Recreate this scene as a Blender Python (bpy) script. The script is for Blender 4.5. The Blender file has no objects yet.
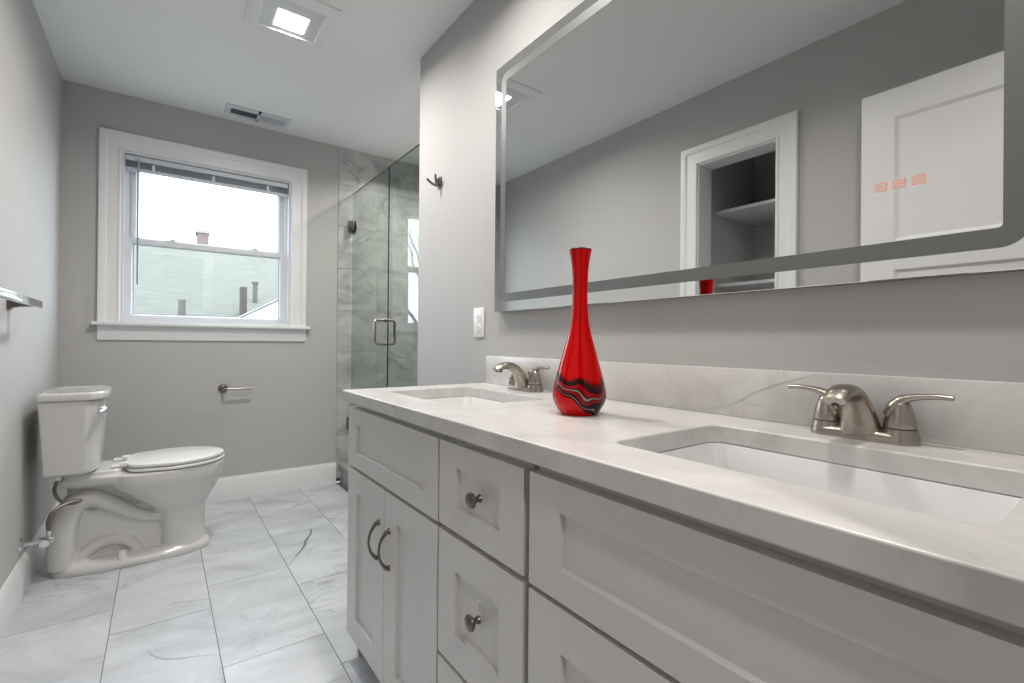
import bpy, bmesh, math, random
from mathutils import Vector, Matrix
S = bpy.context.scene
C = S.collection
R = math.radians
random.seed(7)

# ------------------------------------------------------------------ camera
S_ = 1.03
CAM = Vector((-1.0 * S_, 0.0, 0.9956 * S_))
FPX, YAW, PITCH, ROLL = 480.2, R(36.1623), R(0.1107), R(0.5214)
fwd = Vector((math.sin(YAW) * math.cos(PITCH), math.cos(YAW) * math.cos(PITCH), math.sin(PITCH)))
r0 = Vector((math.cos(YAW), -math.sin(YAW), 0)); u0 = r0.cross(fwd)
rt = r0 * math.cos(ROLL) + u0 * math.sin(ROLL); up = -r0 * math.sin(ROLL) + u0 * math.cos(ROLL)
cd = bpy.data.cameras.new('camera'); cam = bpy.data.objects.new('camera', cd); C.objects.link(cam)
m = Matrix((rt, up, -fwd)).transposed().to_4x4(); m.translation = CAM; cam.matrix_world = m
cd.sensor_width = 36; cd.lens = FPX / 1024 * 36; cd.clip_start = 0.01; cd.clip_end = 200
S.camera = cam

# ------------------------------------------------------------------ world, lights, exposure
S.view_settings.view_transform = 'Standard'; S.view_settings.look = 'None'
S.view_settings.exposure = 0.58; S.view_settings.gamma = 1.0; S.view_settings.use_curve_mapping = False
S.cycles.use_denoising = True
S.cycles.max_bounces = 12; S.cycles.diffuse_bounces = 6; S.cycles.glossy_bounces = 6
S.cycles.transparent_max_bounces = 16; S.cycles.sample_clamp_indirect = 6
S.cycles.caustics_reflective = False; S.cycles.caustics_refractive = False
w = bpy.data.worlds.new('overcast_sky'); S.world = w; w.use_nodes = True
bg = w.node_tree.nodes['Background']; bg.inputs[0].default_value = (0.78, 0.88, 1.0, 1); bg.inputs[1].default_value = 5.6
w.cycles.sampling_method = 'MANUAL'; w.cycles.sample_map_resolution = 256

def area_lamp(name, loc, size, power, col, rot=(0, 0, 0), shape='DISK'):
    l = bpy.data.lights.new(name, 'AREA'); l.shape = shape; l.size = size; l.energy = power; l.color = col
    o = bpy.data.objects.new(name, l); C.objects.link(o); o.location = loc; o.rotation_euler = rot
    return o
FANLIGHT_W, DOWNLIGHT_W, HALL_FILL_W, SHOWER_W = 11.5, 5.8, 12.0, 12.0
WARM = (1.0, 0.945, 0.89)

# ------------------------------------------------------------------ dimensions
XL, YB, ZC, YF = -1.4756, 3.5627, 2.436, -0.02
ZT, XF, XV, XM = 0.868, -0.5563, -0.5363, -0.03
YE = 2.206

# ------------------------------------------------------------------ materials
def nm(name):
    m = bpy.data.materials.new(name); m.use_nodes = True
    return m, m.node_tree.nodes, m.node_tree.links, m.node_tree.nodes['Principled BSDF']
def plain(name, col, rough=0.5, metal=0.0, spec=0.5, coat=0.0, bump=0.0, bscale=200.0, mottle=0.0):
    m, N, L, p = nm(name)
    p.inputs['Base Color'].default_value = (*col, 1); p.inputs['Roughness'].default_value = rough
    p.inputs['Metallic'].default_value = metal; p.inputs['Specular IOR Level'].default_value = spec
    p.inputs['Coat Weight'].default_value = coat; p.inputs['Coat Roughness'].default_value = 0.05
    tc = N.new('ShaderNodeTexCoord')
    nz = N.new('ShaderNodeTexNoise'); nz.inputs['Scale'].default_value = bscale; nz.inputs['Detail'].default_value = 3
    L.new(tc.outputs['Object'], nz.inputs['Vector'])
    if bump:
        b = N.new('ShaderNodeBump'); b.inputs['Strength'].default_value = bump; b.inputs['Distance'].default_value = 0.001
        L.new(nz.outputs['Fac'], b.inputs['Height']); L.new(b.outputs['Normal'], p.inputs['Normal'])
    if mottle:
        n2 = N.new('ShaderNodeTexNoise'); n2.inputs['Scale'].default_value = 3.0
        L.new(tc.outputs['Object'], n2.inputs['Vector'])
        mx = N.new('ShaderNodeMix'); mx.data_type = 'RGBA'
        mx.inputs['A'].default_value = (*[c * (1 - mottle) for c in col], 1); mx.inputs['B'].default_value = (*[min(1, c * (1 + mottle)) for c in col], 1)
        L.new(n2.outputs['Fac'], mx.inputs['Factor']); L.new(mx.outputs['Result'], p.inputs['Base Color'])
    return m
def emis(name, col, st):
    m, N, L, p = nm(name)
    p.inputs['Base Color'].default_value = (*col, 1); p.inputs['Emission Color'].default_value = (*col, 1); p.inputs['Emission Strength'].default_value = st
    return m
def marble(name, base, cloud, vein, scale=1.0, cl=0.55, vs=0.5, rough=0.25, tid=False, rot=0.5, stretch=(1, 2.2, 1), width=0.02, thresh=0.5):
    m, N, L, p = nm(name)
    tc = N.new('ShaderNodeTexCoord'); mp = N.new('ShaderNodeMapping')
    mp.inputs['Rotation'].default_value = (0.2, 0.15, rot); mp.inputs['Scale'].default_value = [scale * s for s in stretch]
    src = tc.outputs['Object']
    if tid:
        at = N.new('ShaderNodeAttribute'); at.attribute_name = 'tid'
        sc = N.new('ShaderNodeVectorMath'); sc.operation = 'SCALE'; sc.inputs['Scale'].default_value = 9.0
        L.new(at.outputs['Color'], sc.inputs[0])
        ad = N.new('ShaderNodeVectorMath'); L.new(src, ad.inputs[0]); L.new(sc.outputs[0], ad.inputs[1]); src = ad.outputs[0]
    L.new(src, mp.inputs['Vector'])
    n1 = N.new('ShaderNodeTexNoise'); n1.inputs['Scale'].default_value = 2.2; n1.inputs['Detail'].default_value = 7; n1.inputs['Roughness'].default_value = .6; n1.inputs['Distortion'].default_value = .8
    L.new(mp.outputs[0], n1.inputs['Vector'])
    r1 = N.new('ShaderNodeMapRange'); r1.inputs['From Min'].default_value = .42; r1.inputs['From Max'].default_value = .72; r1.inputs['To Max'].default_value = cl
    L.new(n1.outputs['Fac'], r1.inputs['Value'])
    mx = N.new('ShaderNodeMix'); mx.data_type = 'RGBA'; mx.inputs['A'].default_value = (*base, 1); mx.inputs['B'].default_value = (*cloud, 1)
    L.new(r1.outputs[0], mx.inputs['Factor'])
    n2 = N.new('ShaderNodeTexNoise'); n2.inputs['Scale'].default_value = 1.1; n2.inputs['Detail'].default_value = 5; n2.inputs['Distortion'].default_value = 1.6
    L.new(mp.outputs[0], n2.inputs['Vector'])
    s1 = N.new('ShaderNodeMath'); s1.operation = 'SUBTRACT'; s1.inputs[1].default_value = thresh; L.new(n2.outputs['Fac'], s1.inputs[0])
    s2 = N.new('ShaderNodeMath'); s2.operation = 'ABSOLUTE'; L.new(s1.outputs[0], s2.inputs[0])
    r2 = N.new('ShaderNodeMapRange'); r2.inputs['From Min'].default_value = 0; r2.inputs['From Max'].default_value = width; r2.inputs['To Min'].default_value = vs; r2.inputs['To Max'].default_value = 0
    L.new(s2.outputs[0], r2.inputs['Value'])
    n3 = N.new('ShaderNodeTexNoise'); n3.inputs['Scale'].default_value = 1.7; L.new(mp.outputs[0], n3.inputs['Vector'])
    r3 = N.new('ShaderNodeMapRange'); r3.inputs['From Min'].default_value = .45; r3.inputs['From Max'].default_value = .65; L.new(n3.outputs['Fac'], r3.inputs['Value'])
    mu = N.new('ShaderNodeMath'); mu.operation = 'MULTIPLY'; L.new(r2.outputs[0], mu.inputs[0]); L.new(r3.outputs[0], mu.inputs[1])
    mx2 = N.new('ShaderNodeMix'); mx2.data_type = 'RGBA'; mx2.inputs['B'].default_value = (*vein, 1)
    L.new(mx.outputs['Result'], mx2.inputs['A']); L.new(mu.outputs[0], mx2.inputs['Factor'])
    L.new(mx2.outputs['Result'], p.inputs['Base Color'])
    p.inputs['Roughness'].default_value = rough
    return m
def glass(name, tint, ior=1.5, refl=1.0):
    m, N, L, p = nm(name); N.remove(p)
    out = N['Material Output'] if 'Material Output' in N else N.new('ShaderNodeOutputMaterial')
    t = N.new('ShaderNodeBsdfTransparent'); t.inputs[0].default_value = (*tint, 1)
    g = N.new('ShaderNodeBsdfGlossy'); g.inputs['Roughness'].default_value = 0.0; g.inputs[0].default_value = (refl, refl, refl, 1)
    f = N.new('ShaderNodeFresnel')
    ge = N.new('ShaderNodeNewGeometry'); mr = N.new('ShaderNodeMapRange'); mr.inputs['To Min'].default_value = ior; mr.inputs['To Max'].default_value = 1 / ior
    L.new(ge.outputs['Backfacing'], mr.inputs['Value']); L.new(mr.outputs[0], f.inputs[0])
    mx = N.new('ShaderNodeMixShader'); L.new(f.outputs[0], mx.inputs[0]); L.new(t.outputs[0], mx.inputs[1]); L.new(g.outputs[0], mx.inputs[2])
    L.new(mx.outputs[0], out.inputs[0])
    return m

M = {}
M['wall'] = plain('greige_wall_paint', (.468, .463, .458), .75, bump=.15, bscale=350)
M['ceiling'] = plain('white_ceiling_paint', (.80, .81, .82), .85, bump=.15, bscale=300)
M['trim'] = plain('white_trim_paint', (.76, .765, .775), .35)
M['cab'] = plain('light_grey_cabinet_paint', (.63, .62, .605), .4)
M['cab_in'] = plain('cabinet_interior_board', (.22, .215, .205), .7)
M['porcelain'] = plain('glazed_porcelain', (.60, .59, .575), .12, coat=.4)
M['sinkw'] = plain('white_sink_glaze', (.74, .74, .74), .25)
M['seat'] = plain('white_seat_plastic', (.72, .72, .72), .2)
M['nickel'] = plain('brushed_nickel', (.41, .37, .325), .27, 1.0, bump=.05, bscale=900)
M['bronze'] = plain('dark_pewter_metal', (.20, .185, .17), .3, 1.0)
M['chrome'] = plain('polished_chrome', (.75, .76, .78), .08, 1.0)
M['dark'] = plain('dark_gap', (.02, .02, .02), .6)
M['black'] = plain('black_seal', (.012, .014, .014), .5)
M['vinyl'] = plain('white_window_vinyl', (.68, .70, .73), .4)
M['blind'] = plain('pale_blind_slat', (.42, .45, .50), .5)
M['blindr'] = plain('white_blind_rail', (.62, .65, .70), .4)
M['wand'] = plain('grey_plastic_wand', (.30, .36, .40), .3)
M['plate'] = plain('white_outlet_plastic', (.78, .78, .77), .3)
M['grout'] = plain('grey_grout', (.13, .13, .135), .9, bump=.3)
M['tile'] = marble('floor_marble_tile', (.56, .58, .615), (.33, .345, .37), (.18, .185, .195), 1.2, .8, .45, .3, True, rot=.75, stretch=(1, 1.9, 1))
M['tilevein'] = plain('dark_marble_vein', (.16, .165, .17), .35, mottle=.3)
M['tilevein2'] = plain('soft_marble_vein', (.36, .37, .385), .35, mottle=.1)
M['shower'] = marble('shower_marble_tile', (.53, .53, .525), (.27, .27, .275), (.13, .13, .135), 1.9, .9, .55, .3, True, rot=.4, stretch=(1.2, 1, 1.6), width=.035)
M['quartz'] = marble('white_quartz', (.64, .63, .615), (.46, .455, .44), (.36, .355, .345), 2.6, .75, .3, .28, rot=.35, stretch=(1.6, 1, 1), width=.014)
M['qvein'] = plain('grey_quartz_vein', (.50, .49, .475), .2, mottle=.15)
M['winglass'] = glass('clear_window_glass', (.97, .985, .98), 1.45)
M['shglass'] = glass('greenish_shower_glass', (.81, .855, .83), 1.5, .7)
M['glassedge'] = plain('green_glass_edge', (.03, .05, .045), .15)
mm, N, L, p = nm('mirror_silver'); p.inputs['Base Color'].default_value = (.80, .81, .80, 1); p.inputs['Metallic'].default_value = 1; p.inputs['Roughness'].default_value = 0.0; M['mirror'] = mm
M['frost'] = plain('frosted_mirror_band', (.15, .16, .155), .5, .35)
M['mside'] = plain('aluminium_mirror_edge', (.25, .25, .25), .5, .5)
M['touch'] = emis('orange_touch_mark', (.75, .20, .10), .28)
M['touchfill'] = emis('pale_touch_glow', (.60, .52, .49), .02)
M['lens'] = emis('led_lens', (1.0, .985, .96), 6.0)
M['downlens'] = emis('downlight_lens', (1.0, .95, .90), 3.0)
M['ventw'] = plain('white_vent_enamel', (.62, .64, .67), .4)
M['ventd'] = plain('dark_vent_slot', (.20, .21, .23), .6)
M['stack'] = plain('dark_brown_brick', (.045, .033, .028), .9)
def brick():
    m, N, L, p = nm('chimney_brick'); b = N.new('ShaderNodeTexBrick'); tc = N.new('ShaderNodeTexCoord')
    b.inputs['Color1'].default_value = (.11, .07, .06, 1); b.inputs['Color2'].default_value = (.11, .07, .065, 1); b.inputs['Mortar'].default_value = (.18, .17, .16, 1)
    b.inputs['Scale'].default_value = 6; L.new(tc.outputs['Generated'], b.inputs['Vector']); L.new(b.outputs['Color'], p.inputs['Base Color']); p.inputs['Roughness'].default_value = .9
    return m
M['brick'] = brick()
def shingle():
    m, N, L, p = nm('grey_green_shingles'); tc = N.new('ShaderNodeTexCoord'); mp = N.new('ShaderNodeMapping'); mp.inputs['Scale'].default_value = (2, 6, 14)
    n = N.new('ShaderNodeTexNoise'); n.inputs['Scale'].default_value = 2.5; n.inputs['Detail'].default_value = 6
    L.new(tc.outputs['Object'], mp.inputs['Vector']); L.new(mp.outputs[0], n.inputs['Vector'])
    mx = N.new('ShaderNodeMix'); mx.data_type = 'RGBA'; mx.inputs['A'].default_value = (.040, .042, .031, 1); mx.inputs['B'].default_value = (.135, .132, .108, 1)
    L.new(n.outputs['Fac'], mx.inputs['Factor']); L.new(mx.outputs['Result'], p.inputs['Base Color']); p.inputs['Roughness'].default_value = .95
    return m
M['shingle'] = shingle()
M['snow'] = plain('pale_roof_membrane', (.40, .41, .42), .8)
M['siding'] = plain('pale_siding', (.06, .054, .046), .8)
M['bark'] = plain('grey_bark', (.05, .045, .04), .9)
M['ground'] = plain('winter_ground', (.25, .25, .23), .95)
M['hallfloor'] = plain('hall_wood_floor', (.28, .19, .12), .4, mottle=.2)
M['closet'] = plain('closet_paint', (.58, .58, .58), .7)
def vase_mat():
    m, N, L, p = nm('red_art_glass')
    tc = N.new('ShaderNodeTexCoord'); sp = N.new('ShaderNodeSeparateXYZ'); L.new(tc.outputs['Object'], sp.inputs[0])
    nz = N.new('ShaderNodeTexNoise'); nz.inputs['Scale'].default_value = 15; nz.inputs['Detail'].default_value = 1.5
    L.new(tc.outputs['Object'], nz.inputs['Vector'])
    # lateral coordinate seen from the room
    u = N.new('ShaderNodeVectorMath'); u.operation = 'DOT_PRODUCT'; u.inputs[1].default_value = (.807, -.59, 0); L.new(tc.outputs['Object'], u.inputs[0])
    # wave height: z - .045 + .014*sin(60u+...) + noise
    a = N.new('ShaderNodeMath'); a.operation = 'MULTIPLY'; a.inputs[1].default_value = 55; L.new(u.outputs['Value'], a.inputs[0])
    s = N.new('ShaderNodeMath'); s.operation = 'SINE'; L.new(a.outputs[0], s.inputs[0])
    s2 = N.new('ShaderNodeMath'); s2.operation = 'MULTIPLY'; s2.inputs[1].default_value = .012; L.new(s.outputs[0], s2.inputs[0])
    n2 = N.new('ShaderNodeMath'); n2.operation = 'MULTIPLY_ADD'; n2.inputs[1].default_value = .085; n2.inputs[2].default_value = -.036; L.new(nz.outputs['Fac'], n2.inputs[0])
    ad = N.new('ShaderNodeMath'); L.new(s2.outputs[0], ad.inputs[0]); L.new(n2.outputs[0], ad.inputs[1])
    h = N.new('ShaderNodeMath'); L.new(sp.outputs['Z'], h.inputs[0]); L.new(ad.outputs[0], h.inputs[1])   # wavy height
    ub = N.new('ShaderNodeMath'); ub.operation = 'MULTIPLY'; L.new(u.outputs['Value'], ub.inputs[0]); L.new(u.outputs['Value'], ub.inputs[1])
    ub2 = N.new('ShaderNodeMath'); ub2.operation = 'MULTIPLY'; ub2.inputs[1].default_value = -9.0; L.new(ub.outputs[0], ub2.inputs[0])
    h2 = N.new('ShaderNodeMath'); L.new(h.outputs[0], h2.inputs[0]); L.new(ub2.outputs[0], h2.inputs[1])
    cr = N.new('ShaderNodeValToRGB'); e = cr.color_ramp.elements
    cr.color_ramp.interpolation = 'LINEAR'
    mr = N.new('ShaderNodeMapRange'); mr.inputs['From Min'].default_value = 0; mr.inputs['From Max'].default_value = .1; L.new(h2.outputs[0], mr.inputs['Value'])
    L.new(mr.outputs[0], cr.inputs[0])
    red = (.52, .0, .0, 1); blk = (.018, .004, .004, 1); mid = (.16, .0, .004, 1); wh = (.40, .30, .28, 1)
    e[0].position = 0; e[0].color = red; e[1].position = 1; e[1].color = red
    for ps, c in [(.20, red), (.23, blk), (.27, blk), (.28, wh), (.29, blk), (.34, blk), (.39, (.30, 0, 0, 1)), (.43, blk), (.455, wh), (.468, blk), (.54, (.4, 0, .003, 1)), (.58, blk), (.66, blk), (.71, mid), (.78, red)]:
        x = e.new(ps); x.color = c
    L.new(cr.outputs[0], p.inputs['Base Color'])
    p.inputs['Roughness'].default_value = .06; p.inputs['Specular IOR Level'].default_value = .25
    return m
M['vase'] = vase_mat()
M['vaserim'] = plain('dark_red_glass_lip', (.16, .0, .004), .15)

# ------------------------------------------------------------------ mesh helpers
def new(): return bmesh.new()
def box(bm, x0, x1, y0, y1, z0, z1, bev=0.0, seg=2, mi=0):
    t = bmesh.new(); bmesh.ops.create_cube(t, size=1)
    for v in t.verts:
        v.co = Vector(((x0 + x1) / 2 + v.co.x * (x1 - x0), (y0 + y1) / 2 + v.co.y * (y1 - y0), (z0 + z1) / 2 + v.co.z * (z1 - z0)))
    if bev: bmesh.ops.bevel(t, geom=t.edges[:], offset=bev, segments=seg, affect='EDGES', profile=.5)
    merge(bm, t, mi)
def merge(bm, t, mi=0, mat=None):
    if mat is not None: bmesh.ops.transform(t, matrix=mat, verts=t.verts[:])
    mp = {v: bm.verts.new(v.co) for v in t.verts}
    for f in t.faces:
        try: nf = bm.faces.new([mp[v] for v in f.verts]); nf.material_index = mi; nf.smooth = True
        except ValueError: pass
    t.free()
def rings(bm, rs, cap0=True, cap1=True, closed=True, mi=0):
    vs = [[bm.verts.new(p) for p in r] for r in rs]; n = len(rs[0])
    for a, b in zip(vs, vs[1:]):
        for i in range(n if closed else n - 1):
            j = (i + 1) % n
            f = bm.faces.new((a[i], a[j], b[j], b[i])); f.smooth = True; f.material_index = mi
    if cap0 and closed: f = bm.faces.new(vs[0][::-1]); f.material_index = mi
    if cap1 and closed: f = bm.faces.new(vs[-1]); f.material_index = mi
    return vs
def lathe(bm, prof, c=(0, 0, 0), n=32, axis='z', cap=True, mi=0):
    rs = []
    for r, h in prof:
        ring = []
        for i in range(n):
            a = 2 * math.pi * i / n; x, y = r * math.cos(a), r * math.sin(a)
            if axis == 'z': q = (x, y, h)
            elif axis == 'x': q = (h, x, y)
            else: q = (y, h, x)
            ring.append(Vector(q) + Vector(c))
        rs.append(ring)
    rings(bm, rs, cap, cap, mi=mi)
def tube(bm, pts, rad, n=12, cap=True, mi=0, flat=None):
    pts = [Vector(p) for p in pts]; k = len(pts)
    if not hasattr(rad, '__len__'): rad = [rad] * k
    prev = None; rs = []
    for i, p_ in enumerate(pts):
        d = (pts[min(i + 1, k - 1)] - pts[max(i - 1, 0)]).normalized()
        if prev is None:
            a = Vector((0, 0, 1)) if abs(d.z) < .9 else Vector((0, 1, 0))
            u = d.cross(a).normalized()
        else:
            u = (prev - d * prev.dot(d)).normalized()
        prev = u; v = d.cross(u)
        fl = flat if flat else (1, 1)
        rs.append([p_ + (u * math.cos(2 * math.pi * j / n) * fl[0] + v * math.sin(2 * math.pi * j / n) * fl[1]) * rad[i] for j in range(n)])
    rings(bm, rs, cap, cap, mi=mi)
def smooth_path(pts, sub=6):
    P = [Vector(p) for p in pts]; out = []
    for i in range(len(P) - 1):
        p0, p1, p2, p3 = P[max(i - 1, 0)], P[i], P[i + 1], P[min(i + 2, len(P) - 1)]
        for k in range(sub):
            t = k / sub
            out.append(.5 * ((2 * p1) + (-p0 + p2) * t + (2 * p0 - 5 * p1 + 4 * p2 - p3) * t * t + (-p0 + 3 * p1 - 3 * p2 + p3) * t ** 3))
    out.append(P[-1]); return out
def lerp_list(vals, sub=6):
    out = []
    for i in range(len(vals) - 1):
        for k in range(sub): out.append(vals[i] + (vals[i + 1] - vals[i]) * k / sub)
    out.append(vals[-1]); return out
def rrect(cx, cy, hx, hy, r, n=6):
    pts = []
    for sx, sy, a0 in ((1, 1, 0), (-1, 1, 90), (-1, -1, 180), (1, -1, 270)):
        for i in range(n + 1):
            a = R(a0 + 90 * i / n); pts.append((cx + sx * (hx - r) + r * math.cos(a), cy + sy * (hy - r) + r * math.sin(a)))
    return pts
def sweep(bm, path, prof, fn, closed=True, mi=0):
    """mitred moulding round an axis-aligned outline: path = [(a, b, outward_a, outward_b)], prof = [(distance out, thickness)]"""
    rs = [[Vector(fn(a + oa * d, b + ob * d, t)) for d, t in prof] for a, b, oa, ob in path]
    if closed: rs.append(rs[0])
    vs = []
    for k, r in enumerate(rs):
        vs.append(vs[0] if (closed and k == len(rs) - 1) else [bm.verts.new(p_) for p_ in r])
    for a, b in zip(vs, vs[1:]):
        for i in range(len(prof) - 1):
            f = bm.faces.new((a[i], a[i + 1], b[i + 1], b[i])); f.smooth = True; f.material_index = mi
    if not closed:
        for r in (vs[0], vs[-1]):
            f = bm.faces.new(r); f.material_index = mi
def obj(name, bm, mats, parent=None, ang=35, loc=None):
    bmesh.ops.recalc_face_normals(bm, faces=bm.faces[:])
    me = bpy.data.meshes.new(name); bm.to_mesh(me); bm.free()
    for mt in (mats if isinstance(mats, (list, tuple)) else [mats]): me.materials.append(M[mt])
    for f in me.polygons: f.use_smooth = True
    me.set_sharp_from_angle(angle=R(ang))
    o = bpy.data.objects.new(name, me); C.objects.link(o)
    if parent: o.parent = parent
    if loc: o.location = loc
    return o
def tag(o, label, cat, group=None, kind=None):
    o['label'] = label; o['category'] = cat
    if group: o['group'] = group
    if kind: o['kind'] = kind
    return o
def struct(name, bm, mats, parent=None, label=None, ang=35):
    o = obj(name, bm, mats, parent, ang)
    if parent is None: o['kind'] = 'structure'
    if label: o['label'] = label
    return o
def thing(name, label, cat, loc=(0, 0, 0), group=None, kind=None):
    o = bpy.data.objects.new(name, None); C.objects.link(o); o.location = loc; o.empty_display_size = .05
    if kind == 'structure':
        o['kind'] = kind; o['label'] = label; return o
    return tag(o, label, cat, group, kind)
def dup(root, loc):
    r = root.copy(); C.objects.link(r); r.location = loc
    for ch in list(root.children):
        c = ch.copy(); C.objects.link(c); c.parent = r
        for g in list(ch.children):
            d = g.copy(); C.objects.link(d); d.parent = c
    return r
def set_tid(o, fn):
    me = o.data; a = me.attributes.new('tid', 'FLOAT_COLOR', 'FACE')
    for i, f in enumerate(me.polygons): a.data[i].color = fn(f)

# ------------------------------------------------------------------ floor
bm = new(); tiles = []
box(bm, XL - .85, .11, YF - .14, YB, -.05, -.0015, mi=1)
cols = [-1.4756, -1.168, -.866, -.558, -.25, 0.0]; g = .0013
for k in range(5):
    x0, x1 = cols[k], cols[k + 1]
    ph = 2.352 if k % 2 == 0 else 2.156
    y = ph - .61 * 5
    while y < YB:
        a, b = max(y, YF), min(y + .61, YB)
        if b - a > .02: tiles.append((x0 + g, x1 - g, a + g, b - g))
        y += .61
nb = len(bm.faces)
for t in tiles: box(bm, t[0], t[1], t[2], t[3], -.004, 0.0)
box(bm, -2.24, -1.4769, .98, 1.65, -.004, 0.0)
fl = obj('floor', bm, ['tile', 'grout']); fl['kind'] = 'structure'
def tidf(f, cache={}):
    k = (round(f.center.x, 3), round(f.center.y, 3))
    x, y = f.center.x, f.center.y
    for i, t in enumerate(tiles):
        if t[0] - .003 <= x <= t[1] + .003 and t[2] - .003 <= y <= t[3] + .003:
            q = random.Random(i * 13 + 5); return (q.random(), q.random(), q.random(), 1)
    return (.3, .2, .1, 1)
set_tid(fl, tidf)
def ribbon(bm, pts, wd, fn, mi=0):
    P = smooth_path([(a, b, 0) for a, b in pts], 6); n = len(P)
    rnd = random.Random(3); L_, R_ = [], []
    for i, p_ in enumerate(P):
        d = (P[min(i + 1, n - 1)] - P[max(i - 1, 0)]).normalized(); q = Vector((-d.y, d.x, 0))
        t = i / (n - 1); ww = wd * (.25 + .75 * math.sin(math.pi * min(1, t * 1.1 + .05)) ** .7) * (.7 + .6 * rnd.random()) * .5
        L_.append(bm.verts.new(fn(p_.x + q.x * ww, p_.y + q.y * ww))); R_.append(bm.verts.new(fn(p_.x - q.x * ww, p_.y - q.y * ww)))
    for i in range(n - 1):
        f = bm.faces.new((L_[i], L_[i + 1], R_[i + 1], R_[i])); f.material_index = mi
bm = new()
ribbon(bm, [(-.363, 2.754), (-.378, 2.69), (-.425, 2.60), (-.445, 2.54), (-.50, 2.45), (-.553, 2.362)], .013, lambda a, b: (a, b, .0004))
ribbon(bm, [(-1.055, 1.967), (-1.035, 1.925), (-1.005, 1.890), (-.965, 1.868), (-.92, 1.850), (-.872, 1.822)], .009, lambda a, b: (a, b, .0004), 1)
o = obj('floor_vein', bm, ['tilevein', 'tilevein2'], fl)

# ------------------------------------------------------------------ walls and ceiling
def wall_x(bm, xa, xb, y0, y1, z0, z1, holes=(), mi=0):
    ys = sorted({y0, y1, *[h[0] for h in holes], *[h[1] for h in holes]}); zs = sorted({z0, z1, *[h[2] for h in holes], *[h[3] for h in holes]})
    for a, b in zip(ys, ys[1:]):
        for c, d in zip(zs, zs[1:]):
            if any(h[0] <= a and b <= h[1] and h[2] <= c and d <= h[3] for h in holes): continue
            box(bm, xa, xb, a, b, c, d, mi=mi)
def wall_y(bm, ya, yb, x0, x1, z0, z1, holes=(), mi=0):
    xs = sorted({x0, x1, *[h[0] for h in holes], *[h[1] for h in holes]}); zs = sorted({z0, z1, *[h[2] for h in holes], *[h[3] for h in holes]})
    for a, b in zip(xs, xs[1:]):
        for c, d in zip(zs, zs[1:]):
            if any(h[0] <= a and b <= h[1] and h[2] <= c and d <= h[3] for h in holes): continue
            box(bm, a, b, ya, yb, c, d, mi=mi)
WX0, WX1, WZ0, WZ1 = -1.222, -.316, 1.124, 2.114
CY0, CY1, CZ = 1.143, 1.576, 2.042
bm = new(); wall_x(bm, XL - .12, XL, YF - .14, YB + .12, 0, ZC, [(CY0, CY1, 0, CZ)]); struct('wall_left', bm, 'wall')
bm = new(); wall_y(bm, YB, YB + .12, XL, 0, 0, ZC, [(WX0, WX1, WZ0, WZ1)]); struct('wall_back', bm, 'wall')
bm = new(); box(bm, 0, .12, YF - .14, YE, 0, ZC, .004, 2); struct('wall_right', bm, 'wall')
DX0, DX1 = -1.36, -.60
bm = new(); wall_y(bm, YF - .14, YF, XL, 0, 0, ZC, [(DX0, DX1, 0, 2.06)]); struct('wall_front', bm, 'wall')
bm = new(); box(bm, -2.4, 1.1, -2.7, YB + .12, ZC, ZC + .08); struct('ceiling', bm, 'ceiling')
# closet recess behind the left wall
bm = new()
box(bm, -2.30, -2.24, .92, 1.71, 0, ZC); box(bm, -2.24, XL - .12, 1.65, 1.71, 0, ZC); box(bm, -2.24, XL - .12, .92, .98, 0, ZC)
struct('wall_closet', bm, 'closet')
# hall beyond the doorway behind the camera
bm = new()
box(bm, -2.26, -2.2, -2.7, YF - .14, 0, ZC); box(bm, 1.0, 1.06, -2.7, YF - .14, 0, ZC); box(bm, -2.2, 1.0, -2.7, -2.64, 0, ZC)
box(bm, -2.2, XL - .12, YF - .15, YF - .14, 0, ZC); box(bm, .12, 1.0, YF - .15, YF - .14, 0, ZC)
struct('wall_hall', bm, 'wall')
bm = new(); box(bm, -2.2, 1.0, -2.64, YF - .14, -.05, 0); struct('floor_hall', bm, 'hallfloor')

# shower enclosure: tiles as separate plates on a wall
def tile_wall(bm, a0, a1, z0, z1, fn, tw=.61, th=.305, zoff=.03, aoff=0.0, t=.008):
    """fn(a0,a1,z0,z1) adds one tile"""
    z = zoff; row = 0; out = []
    while z < z1:
        zz0, zz1 = max(z, z0), min(z + th, z1)
        a = a0 - tw + ((row % 2) * tw / 2 + aoff) % tw
        while a < a1:
            b0, b1 = max(a, a0), min(a + tw, a1)
            if b1 - b0 > .01 and zz1 - zz0 > .01: fn(bm, b0 + .001, b1 - .001, zz0 + .001, zz1 - .001)
            a += tw
        z += th; row += 1
def rnd_tid(o, key, cell):
    def f_(f):
        c = f.center; k = cell(c); q = random.Random(hash((key, k)) & 0xffff); return (q.random(), q.random(), q.random(), 1)
    set_tid(o, f_)
SX1 = .92
bm = new(); box(bm, 0.0, SX1 + .1, YB + .004, YB + .12, 0, ZC, mi=1)
tile_wall(bm, 0.0, SX1, 0, ZC, lambda b, a0, a1, z0, z1: box(b, a0, a1, YB - .004, YB + .006, z0, z1), aoff=.295)
o = struct('wall_shower_back', bm, ['shower', 'grout'])
def cellx(c, aoff=.295):
    row = math.floor((c.z - .03) / .305); return (row, math.floor((c.x + .61 - (row % 2) * .305 - aoff) / .61))
rnd_tid(o, 1, cellx)
bm = new(); box(bm, SX1 + .004, SX1 + .1, YE - .1, YB, 0, ZC, mi=1)
tile_wall(bm, YE, YB, 0, ZC, lambda b, a0, a1, z0, z1: box(b, SX1 - .004, SX1 + .006, a0, a1, z0, z1))
o = struct('wall_shower_side', bm, ['shower', 'grout']); rnd_tid(o, 2, lambda c: (math.floor((c.z - .03) / .305), math.floor(c.y / .61)))
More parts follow.
